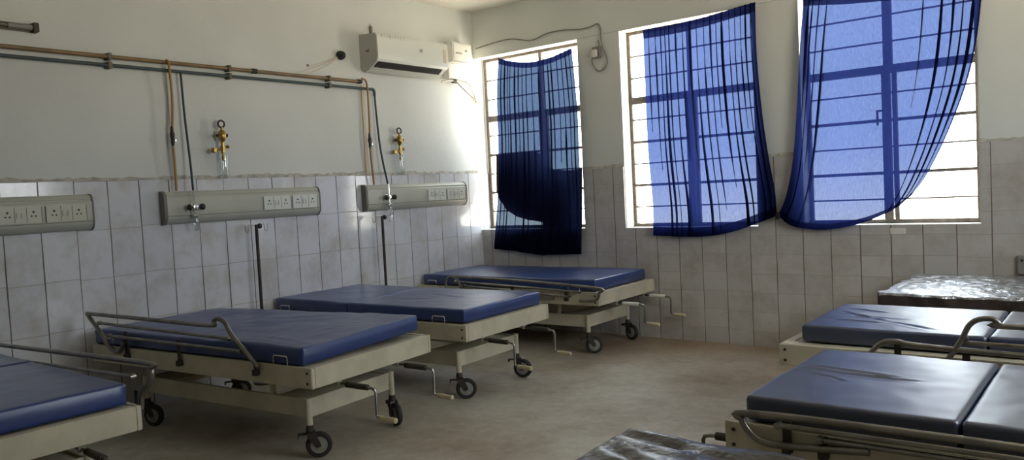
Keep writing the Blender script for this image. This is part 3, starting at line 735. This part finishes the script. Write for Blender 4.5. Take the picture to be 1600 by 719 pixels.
# ------------------------------------------------------------------ bed head panels on the left wall
def holes(bm, yc, z, x, mi=0):
    pass
def socket_plate(parent, y0, y1, z0, z1, x, mat):
    """modular plate: three-pin sockets either side of a rocker switch"""
    bm = new(); box(bm, (x - .004, y0, z0), (x + .007, y1, z1), .003)
    p = obj('socket_plate', bm, mat, parent, False)
    w = y1 - y0; zc = (z0 + z1) / 2
    bm = new()
    for f in (.2, .8):
        yc = y0 + w * f
        for dy, dz, r in ((0, .016, .0065), (-.011, -.008, .0048), (.011, -.008, .0048)):
            lathe(bm, [(r * .4, 0), (r, .0003), (r, .0012), (r * .4, .0014)], (x + .007, yc + dy, zc + dz), 0, 8)
    obj('pin_holes', bm, M['hole'], p, False)
    bm = new()
    for f in (.44, .56): box(bm, (x + .007, y0 + w * f - .010, zc - .018), (x + .012, y0 + w * f + .010, zc + .018), .002)
    obj('rocker_switch', bm, mat, p, False)
    for f in (0.005, .36, .64, .995): obj('plate_joint', mk(box, (x + .0069, y0 + w * f - .001, z0 + .006), (x + .0078, y0 + w * f + .001, z1 - .006)), M['hole'], p, False)

def head_panel(label, y0, y1, plates, mat_s, outlet_y=None, fallx=0):
    t = empty('bed_head_panel', (0, 0, 0), 0, label, 'medical panel', 'bed head panels on the tiled wall')
    z0, z1, d = 1.185, 1.402, .062
    prof = [(.0085, z0), (.03, z0 + .002), (.048, z0 + .014), (d, z0 + .036), (d + .004, z0 + .046), (d + .004, z0 + .170), (d, z0 + .178),
            (d - .006, z0 + .181), (d - .006, z0 + .187), (d - .002, z0 + .190), (.046, z1 - .008), (.03, z1), (.0085, z1)]
    obj('casing', mk(extrude_profile, prof, y0 + .02, y1 - .008), M['panel'], t, True)
    pe = [(.008, z0 - .004), (.032, z0 - .003), (.052, z0 + .010), (d + .004, z0 + .034), (d + .008, z0 + .05), (d + .008, z0 + .17), (d + .003, z0 + .192), (.05, z1 - .004), (.032, z1 + .004), (.008, z1 + .004)]
    obj('end_cap', mk(extrude_profile, pe, y0, y0 + .02), M['pend'], t, True)
    obj('end_cap', mk(extrude_profile, pe, y1 - .008, y1), M['pend'], t, True)
    bm = new(); box(bm, (d + .004, y0 + .02, z0 + .052), (d + .0052, y1 - .008, z0 + .056)); obj('groove', bm, M['pend'], t, False)
    for a, b in plates: socket_plate(t, a, b, 1.245, 1.345, d + .004, mat_s)
    if outlet_y is not None:
        y = outlet_y; x = d + .004
        bm = new(); lathe(bm, [(.026, 0), (.026, .004), (.014, .006), (.014, .03), (.018, .032), (.018, .05), (.008, .052)], (x, y + .01, 1.292), 0, 18)
        v = obj('gas_outlet', bm, M['bright'], t)
        bm = new()
        for s in (-1, 1):
            lathe(bm, [(.006, 0), (.012, .004), (.019, .008), (.021, .016), (.021, .030), (.015, .034), (.006, .035)] if s > 0 else
                  [(.006, 0), (.015, -.002), (.021, -.006), (.021, -.018), (.014, -.024), (.006, -.026)], (x + .04, y + .01 + s * .030, 1.292), 1, 16)
        tube(bm, [(x + .04, y - .025, 1.292), (x + .04, y + .045, 1.292)], .007, 10)
        obj('control_knob', bm, M['dark'], v)
        bm = new(); tube(bm, [(x + .04, y + .0, 1.405), (x + .04, y + .0, 1.30), (x + .04, y, 1.225)], .0055, 8)
        tube(bm, [(x + .04, y - .012, 1.235), (x + .04, y + .022, 1.235)], .011, 10)
        obj('valve_stem', bm, M['bright'], v)
        bm = new(); lathe(bm, [(.010, 1.225), (.017, 1.22), (.019, 1.21), (.019, 1.145), (.014, 1.135), (.004, 1.132)], (x + .04, y + .004, 0), 2, 16)
        obj('clear_jar', bm, M['clear'], v)
    return t
head_panel('grey medical panel running off the left edge with two aged socket plates', -5.0, -3.69, [(-4.21, -3.985), (-3.965, -3.735)], M['sockold'])
head_panel('grey medical panel with socket plates below the first brass flowmeter', -3.245, -1.985, [(-2.50, -2.262), (-2.248, -2.02)], M['sock'], -3.06)
head_panel('grey medical panel nearest the corner, with two small socket plates', -1.52, -.27, [(-.80, -.56), (-.55, -.30)], M['sock'], -1.30)

# flowmeters above the panels
def flowmeter(label, y):
    t = empty('oxygen_flowmeter', (.0, y, 1.5), 0, label, 'flowmeter', 'brass flowmeters over the panels')
    bm = new(); tube(bm, [(0.0, 0, .285), (.055, 0, .285)], .013, 12)
    lathe(bm, [(.008, .170), (.012, .175), (.010, .20), (.012, .235), (.020, .25), (.026, .262), (.028, .28), (.026, .30), (.018, .315), (.010, .322), (.008, .34)], (.06, 0, 0), 2, 18)
    for z, r in ((.17, .015), (.20, .017), (.225, .012)): lathe(bm, [(.006, z - .012), (r, z - .010), (r, z + .010), (.006, z + .012)], (.06, 0, 0), 2, 14)
    tube(bm, [(.06, -.055, .182), (.06, 0, .190)], .008, 10); tube(bm, [(.06, 0, .195), (.06, .030, .202)], .007, 10)
    lathe(bm, [(.006, -.018), (.019, -.015), (.021, 0), (.019, .015), (.006, .018)], (.06, -.068, .178), 2, 14)
    lathe(bm, [(.006, -.008), (.012, -.006), (.012, .008), (.006, .010)], (.06, .038, .204), 1, 12)
    tube(bm, [(.06, 0, .17), (.06, 0, .13)], .007, 10); lathe(bm, [(.004, .105), (.012, .112), (.012, .128), (.006, .135)], (.06, 0, 0), 2, 12)
    obj('brass_body', bm, M['brass'], t)
    bm = new(); N = 20
    tube(bm, [(.06, .024 * math.cos(a * 2 * math.pi / N), .362 + .024 * math.sin(a * 2 * math.pi / N)) for a in range(N + 1)], .0065, 8, cap=False)
    obj('gauge_ring', bm, M['dark'], t)
    bm = new(); lathe(bm, [(.004, -.003), (.021, -.002), (.021, .002), (.004, .003)], (.058, 0, .362), 0, 18); obj('gauge_face', bm, M['plast'], t)
    bm = new(); lathe(bm, [(.005, -.042), (.008, -.042), (.008, -.028), (.005, -.026)], (.06, 0, .283), 1, 10); lathe(bm, [(.005, .028), (.013, .030), (.013, .040), (.005, .042)], (.06, 0, .283), 1, 10)
    obj('side_knob', bm, M['dark'], t)
    bm = new(); lathe(bm, [(.010, .165), (.026, .16), (.027, .15), (.027, .0), (.024, -.015), (.008, -.02)], (.06, .004, 0), 2, 20)
    obj('humidifier_bottle', bm, M['clear'], t)
    bm = new(); box(bm, (0, -.022, .25), (.006, .022, .32), .002); obj('wall_plate', bm, M['plast'], t, False)
    return t
flowmeter('brass flowmeter with clear bottle above the middle grey panel', -2.79)
flowmeter('brass flowmeter with clear bottle above the corner grey panel', -1.10)

# gas pipes and hoses
def wall_pipe(name, label, z, r, mat, y1, x=.04, clips=()):
    t = empty(name, (0, 0, 0), 0, label, 'pipe')
    obj('pipe_run', mk(tube, [(x, -5.3, z), (x, y1, z)], r, 12), mat, t)
    for y in clips:
        bm = new(); tube(bm, [(x, y - .014, z), (x, y + .014, z)], r + .006, 12); box(bm, (0, y - .012, z - .022), (x + r + .008, y + .012, z + .022), .003); obj('pipe_clip', bm, M['clip'], t)
    return t
cl = [-4.9, -3.52, -2.69, -1.81]
pa = wall_pipe('gas_pipe', 'brown copper gas pipe running along the upper wall', 2.258, .013, M['copper'], -1.47, clips=cl)
obj('pipe_fitting', mk(lathe, [(.010, -.02), (.019, -.018), (.019, .018), (.010, .02)], (.04, -2.485, 2.258), 1, 12), M['hole'], pa)
obj('pipe_fitting', mk(lathe, [(.010, -.02), (.018, -.018), (.018, .018), (.010, .02)], (.04, -1.50, 2.258), 1, 12), M['dark'], pa)
pb = wall_pipe('gas_pipe', 'thin teal gas pipe just beneath the copper one', 2.205, .011, M['teal'], -1.36, clips=cl)
obj('pipe_elbow', mk(tube, [(.04, -1.37, 2.205), (.04, -1.35, 2.205), (.04, -1.34, 2.19), (.04, -1.338, 2.15)], .0125, 12), M['teal'], pb)
def hose(label, pts, r, mat, joint=None, grp='hoses from the gas pipes down to the panels'):
    t = empty('gas_hose', pts[0], 0, label, 'hose', grp); P0 = Vector(pts[0])
    obj('hose_tube', mk(tube, [Vector(p) - P0 for p in pts], r, 10, smooth=True), mat, t)
    if joint:
        j = Vector(joint) - P0
        obj('hose_joint', mk(lathe, [(.007, -.065), (.011, -.05), (.011, -.01), (.015, -.005), (.015, .02), (.011, .025), (.009, .06), (.006, .065)], j, 2, 12), M['dark'], t)
        obj('hose_clip', mk(lathe, [(.005, -.022), (.009, -.018), (.009, .0), (.005, .004)], j + Vector((.012, .012, -.02)), 2, 10), M['bright'], t)
    return t
hose('ochre hose hanging from the copper pipe to the middle panel', [(.052, -3.15, 2.272), (.068, -3.145, 2.23), (.06, -3.135, 2.0), (.055, -3.15, 1.76), (.052, -3.145, 1.6), (.05, -3.145, 1.405)], .0085, M['yhose'], (.056, -3.15, 1.77))
hose('dark green hose hanging straight from the teal pipe to the middle panel', [(.045, -3.055, 2.20), (.05, -3.05, 1.9), (.07, -3.045, 1.6), (.10, -3.055, 1.405)], .0075, M['ghose'])
hose('ochre hose dropping at the pipe end to the corner panel', [(.045, -1.475, 2.284), (.05, -1.435, 2.268), (.055, -1.425, 2.18), (.058, -1.43, 1.9), (.055, -1.435, 1.7), (.05, -1.41, 1.405)], .0085, M['yhose'], (.056, -1.435, 1.77))
hose('dark green hose dropping from the teal elbow to the corner panel', [(.04, -1.338, 2.16), (.045, -1.335, 2.0), (.06, -1.325, 1.7), (.098, -1.30, 1.405)], .0085, M['ghose'])
tag(obj('conduit', mk(box, (.0, -1.452, 1.49), (.010, -1.425, 2.24), .002), M['beige'], None, False), 'flat beige conduit strip behind the hoses at the pipe end', 'conduit')
tag(obj('conduit', mk(box, (.0, -3.135, 1.49), (.007, -3.118, 2.24), .002), M['wcable'], None, False), 'narrow pale conduit strip between the ochre and green hoses', 'conduit')

# IV poles
def iv_pole(label, x, y, zt, hooks, grp='drip poles at the bed heads'):
    t = empty('iv_pole', (x, y, 0), 0, label, 'IV pole', grp)
    obj('pole', mk(tube, [(0, 0, .01), (0, 0, zt)], .0115, 12), M['rust'], t)
    bm = new(); lathe(bm, [(.09, 0), (.09, .008), (.03, .014), (.015, .03), (.012, .04)], (0, 0, 0), 2, 20); obj('base', bm, M['dark'], t)
    bm = new()
    for s in (-1, 1):
        a = s * hooks
        tube(bm, [(0, 0, zt - .005), (0, a * .35, zt - .004), (0, a * .75, zt + .002), (0, a * .80, zt - .045), (0, a * .92, zt - .052), (0, a * 1.05, zt - .045), (0, a * 1.1, zt + .004)], .003, 6)
    obj('hook', bm, M['bright'], t)
    bm = new(); lathe(bm, [(.006, -.016), (.016, -.012), (.020, 0), (.016, .012), (.006, .016)], (.0, .026, zt - .012), 1, 12); obj('knob', bm, M['rubber'], t)
    bm = new(); lathe(bm, [(.012, -.03), (.02, -.026), (.02, .026), (.012, .03)], (0, 0, .45), 2, 12); obj('collar', bm, M['dark'], t)
iv_pole('dark drip pole standing below the middle grey panel', .12, -2.605, 1.145, .085)
iv_pole('dark drip pole standing below the corner grey panel', .155, -1.437, 1.14, .10)

# ------------------------------------------------------------------ air conditioner, stabiliser, cables
t = empty('air_conditioner', (0, -1.02, 2.34), 0, 'white wall air conditioner above the end of the pipes', 'air conditioner')
ya, yb = -.42, .41
prof = [(.0, .035), (.0, .315), (.195, .300), (.215, .285), (.222, .12), (.218, .085), (.200, .068), (.10, .01), (.06, .0)]
obj('body', mk(extrude_profile, prof, ya, yb), M['acside'], t)
fp = [(.196, .298), (.217, .283), (.224, .12), (.222, .088), (.205, .074), (.203, .08), (.215, .12), (.21, .28)]
obj('front_cover', mk(extrude_profile, [(.190, .306), (.214, .296), (.226, .278), (.231, .12), (.228, .088), (.208, .070), (.204, .074), (.217, .12), (.212, .28), (.19, .298)], ya - .004, yb + .004), M['ac'], t)
bm = new(); A = [bm.verts.new(v) for v in ((.203, ya + .02, .066), (.203, yb - .05, .066), (.150, yb - .05, .028), (.150, ya + .02, .028))]
bmesh.ops.recalc_face_normals(bm, faces=[bm.faces.new(A)]); bmesh.ops.solidify(bm, geom=bm.faces[:], thickness=.006); obj('air_outlet', bm, M['acslot'], t, False)
bm = new()
for k in range(3): tube(bm, [(.164 + k * .014, ya + .03, .036 + k * .010), (.164 + k * .014, yb - .06, .036 + k * .010)], .0016, 6)
obj('louvre', bm, M['acslot'], t)
bm = new(); rs = random.Random(3)
glyph = ['A', 'I', 'I', 'N', 'I', 'T', 'I', 'L', 'I']
def strokes(bm, ch, x, y, z, h, w):
    segs = {'A': [(0, 0, .5, 1), (.5, 1, 1, 0), (.25, .4, .75, .4)], 'I': [(.5, 0, .5, 1)], 'N': [(0, 0, 0, 1), (0, 1, 1, 0), (1, 0, 1, 1)],
            'T': [(0, 1, 1, 1), (.5, 0, .5, 1)], 'L': [(0, 0, 0, 1), (0, 0, 1, 0)], 'V': [(0, 1, .5, 0), (.5, 0, 1, 1)]}[ch]
    for a, b, c, d in segs: tube(bm, [(x, y + a * w, z + b * h), (x, y + c * w, z + d * h)], h * .07, 4)
for k, ch in enumerate(glyph): strokes(bm, ch, .2275, ya + .035 + k * .032, .268 - .0, .018, .017)
strokes(bm, 'V', .2315, .055, .185, .03, .026); strokes(bm, 'I', .2315, .078, .185, .03, .02)
obj('lettering', bm, M['letter'], t, False)
bm = new(); box(bm, (.09, ya - .0015, .16), (.105, ya + .001, .175)); box(bm, (.112, ya - .0015, .155), (.118, ya + .001, .185)); box(bm, (.072, ya - .0015, .162), (.084, ya + .001, .172)); obj('side_mark', bm, M['red'], t, False)
bm = new(); box(bm, (.2285, .35, .12), (.232, .385, .24), .001); obj('energy_label', bm, M['beige'], t, False)
bm = new(); box(bm, (.0, -.30, .316), (.02, -.28, .40)); tube(bm, [(.008, -.29, .31), (.008, -.29, .42)], .003, 6); obj('mount_wire', bm, M['cable'], t, False)

t = empty('voltage_stabiliser', (0, -.29, 2.37), 0, 'white voltage stabiliser box between air conditioner and corner', 'stabiliser')
obj('case', mk(box, (0, -.135, .15), (.11, .145, .335), .008), M['plast'], t)
bm = new(); box(bm, (.11, -.11, .175), (.114, .13, .32), .001); obj('front_plate', bm, M['plast'], t, False)
bm = new(); box(bm, (.114, -.085, .225), (.1155, .0, .24)); obj('brand_strip', bm, M['letter'], t, False)
bm = new(); lathe(bm, [(.004, 0), (.011, .001), (.011, .006), (.004, .008)], (.114, .06, .26), 0, 12); obj('indicator', bm, M['letter'], t)
obj('lower_box', mk(box, (0, -.15, 0), (.07, .12, .14), .006), M['plast'], t)
obj('shelf_lip', mk(box, (0, -.16, .14), (.12, .135, .15), .002), M['plast'], t, False)
def cable(name, label, pts, r, mat, cat='cable', grp=None, parts=None):
    return tag(obj(name, mk(tube, pts, r, 8, smooth=True), mat), label, cat, grp)
cb = empty('cable_bundle', (0, 0, 0), 0, 'bundle of white and dark cables from the stabiliser to the window corner', 'cables')
def strand(pts, r, mat): obj('cable_strand', mk(tube, [(x, y, z - .012) for x, y, z in pts], r, 8, smooth=True), mat, cb)
strand([(.03, -.50, 2.345), (.04, -.40, 2.365), (.05, -.25, 2.36), (.05, -.15, 2.33), (.04, -.07, 2.27), (.03, -.015, 2.20), (.02, .06, 2.16)], .010, M['wcable'])
strand([(.05, -.33, 2.365), (.05, -.26, 2.32), (.05, -.18, 2.27), (.04, -.09, 2.23), (.03, -.02, 2.205), (.02, .06, 2.17)], .006, M['cable'])
strand([(.05, -.28, 2.367), (.06, -.18, 2.36), (.05, -.10, 2.31), (.03, -.03, 2.235), (.02, .06, 2.18)], .005, M['cable'])
bm = new(); lathe(bm, [(.008, -.03), (.02, -.026), (.022, 0), (.02, .026), (.008, .03)], (.035, -.33, 2.352), 1, 12); obj('taped_joint', bm, M['hole'], cb)
cable('cable', 'thin cable sagging down the window corner to the tile ledge', [(.012, -.06, 2.72), (.012, -.03, 2.62), (.012, -.02, 2.3), (.014, .0, 2.0), (.012, -.012, 1.75), (.014, -.03, 1.62), (.012, -.055, 1.55), (.014, -.03, 1.50)], .0035, M['wcable'])
P = [at(px, py, 1, -.012) for px, py in ((744, 76), (775, 66), (800, 61), (830, 63), (855, 52), (880, 47), (905, 46), (922, 42), (933, 37), (938, 44), (939, 60), (941, 72), (946, 84), (949, 97), (945, 107), (937, 111), (929, 106), (925, 97), (926, 90))]
cable('cable', 'grey cable strung along the lintel and looping by the wall plug', [tuple(p) for p in P], .0055, M['cable'])
t = empty('wall_socket', tuple(at(934, 82, 1, .006)), 0, 'small grey wall socket with plug between the first two windows', 'socket')
obj('plate', mk(box, (-.045, -.022, -.05), (.035, 0, .05), .004), M['hub'], t, False)
obj('plug', mk(box, (-.035, -.055, -.045), (.012, -.022, .02), .006), M['plast'], t)
obj('plug_cord', mk(tube, [(0, -.04, -.03), (.012, -.04, -.045), (.035, -.03, -.03), (.03, -.02, .04), (.02, -.018, .10)], .005, 8, smooth=True), M['cable'], t)
t = empty('cable_holder', (0.0, -1.655, 2.46), 0, 'small black wall fitting with thin wires left of the air conditioner', 'fitting')
obj('cap', mk(lathe, [(.02, 0), (.035, .003), (.038, .02), (.03, .045), (.015, .06), (.006, .066)], (0, 0, 0), 0, 14), M['hole'], t)
bm = new()
for dy, dz in ((-.42, -.17), (-.36, -.19), (-.30, -.11)): tube(bm, [(.02, -.02, -.01), (.012, dy * .4, dz * .55 + .01), (.006, dy, dz)], .002, 5, smooth=True)
obj('wire', bm, M['beige'], t)
tag(obj('wall_plug', mk(box, (0, -1.985, 2.342), (.004, -1.965, 2.362)), M['cable'], None, False), 'tiny dark screw hole mark above the copper pipe', 'hole')

# tube light at the far left
t = empty('tube_light', (0, -4.5, 2.36), 0, 'unlit tube light fitting cut off at the top left', 'light')
obj('batten', mk(box, (0, -.70, .0), (.022, .565, .045), .003), M['clip'], t, False)
obj('end_holder', mk(box, (0, .555, -.004), (.062, .585, .05), .003), M['dark'], t, False)
obj('end_sleeve', mk(lathe, [(.008, .42), (.017, .425), (.017, .55), (.008, .555)], (.042, 0, .022), 1, 14), M['hub'], t)
obj('tube', mk(tube, [(.042, -.70, .022), (.042, .43, .022)], .0135, 14), M['clip'], t)

# socket on the back wall at the right edge
t = empty('wall_socket', (4.53, -.008, .665), 0, 'grey socket box low on the tiled wall at the right edge', 'socket')
obj('box', mk(box, (-.07, -.03, -.06), (.07, 0, .06), .004), M['hub'], t, False)
obj('pin_hole', mk(lathe, [(.003, -.003), (.008, -.002), (.008, 0), (.003, .001)], (-.045, -.030, .03), 1, 8), M['hole'], t)
obj('switch', mk(box, (-.01, -.036, -.02), (.02, -.03, .02), .002), M['dark'], t, False)
# broken stub of tile ledge below the right-hand window
tag(obj('loose_tile_patch', mk(box, (3.72, -.014, .86), (3.82, -.008, .905), .002), M['sill'], None, False), 'small pale chip stuck on the tiles under the right-hand window', 'chip')
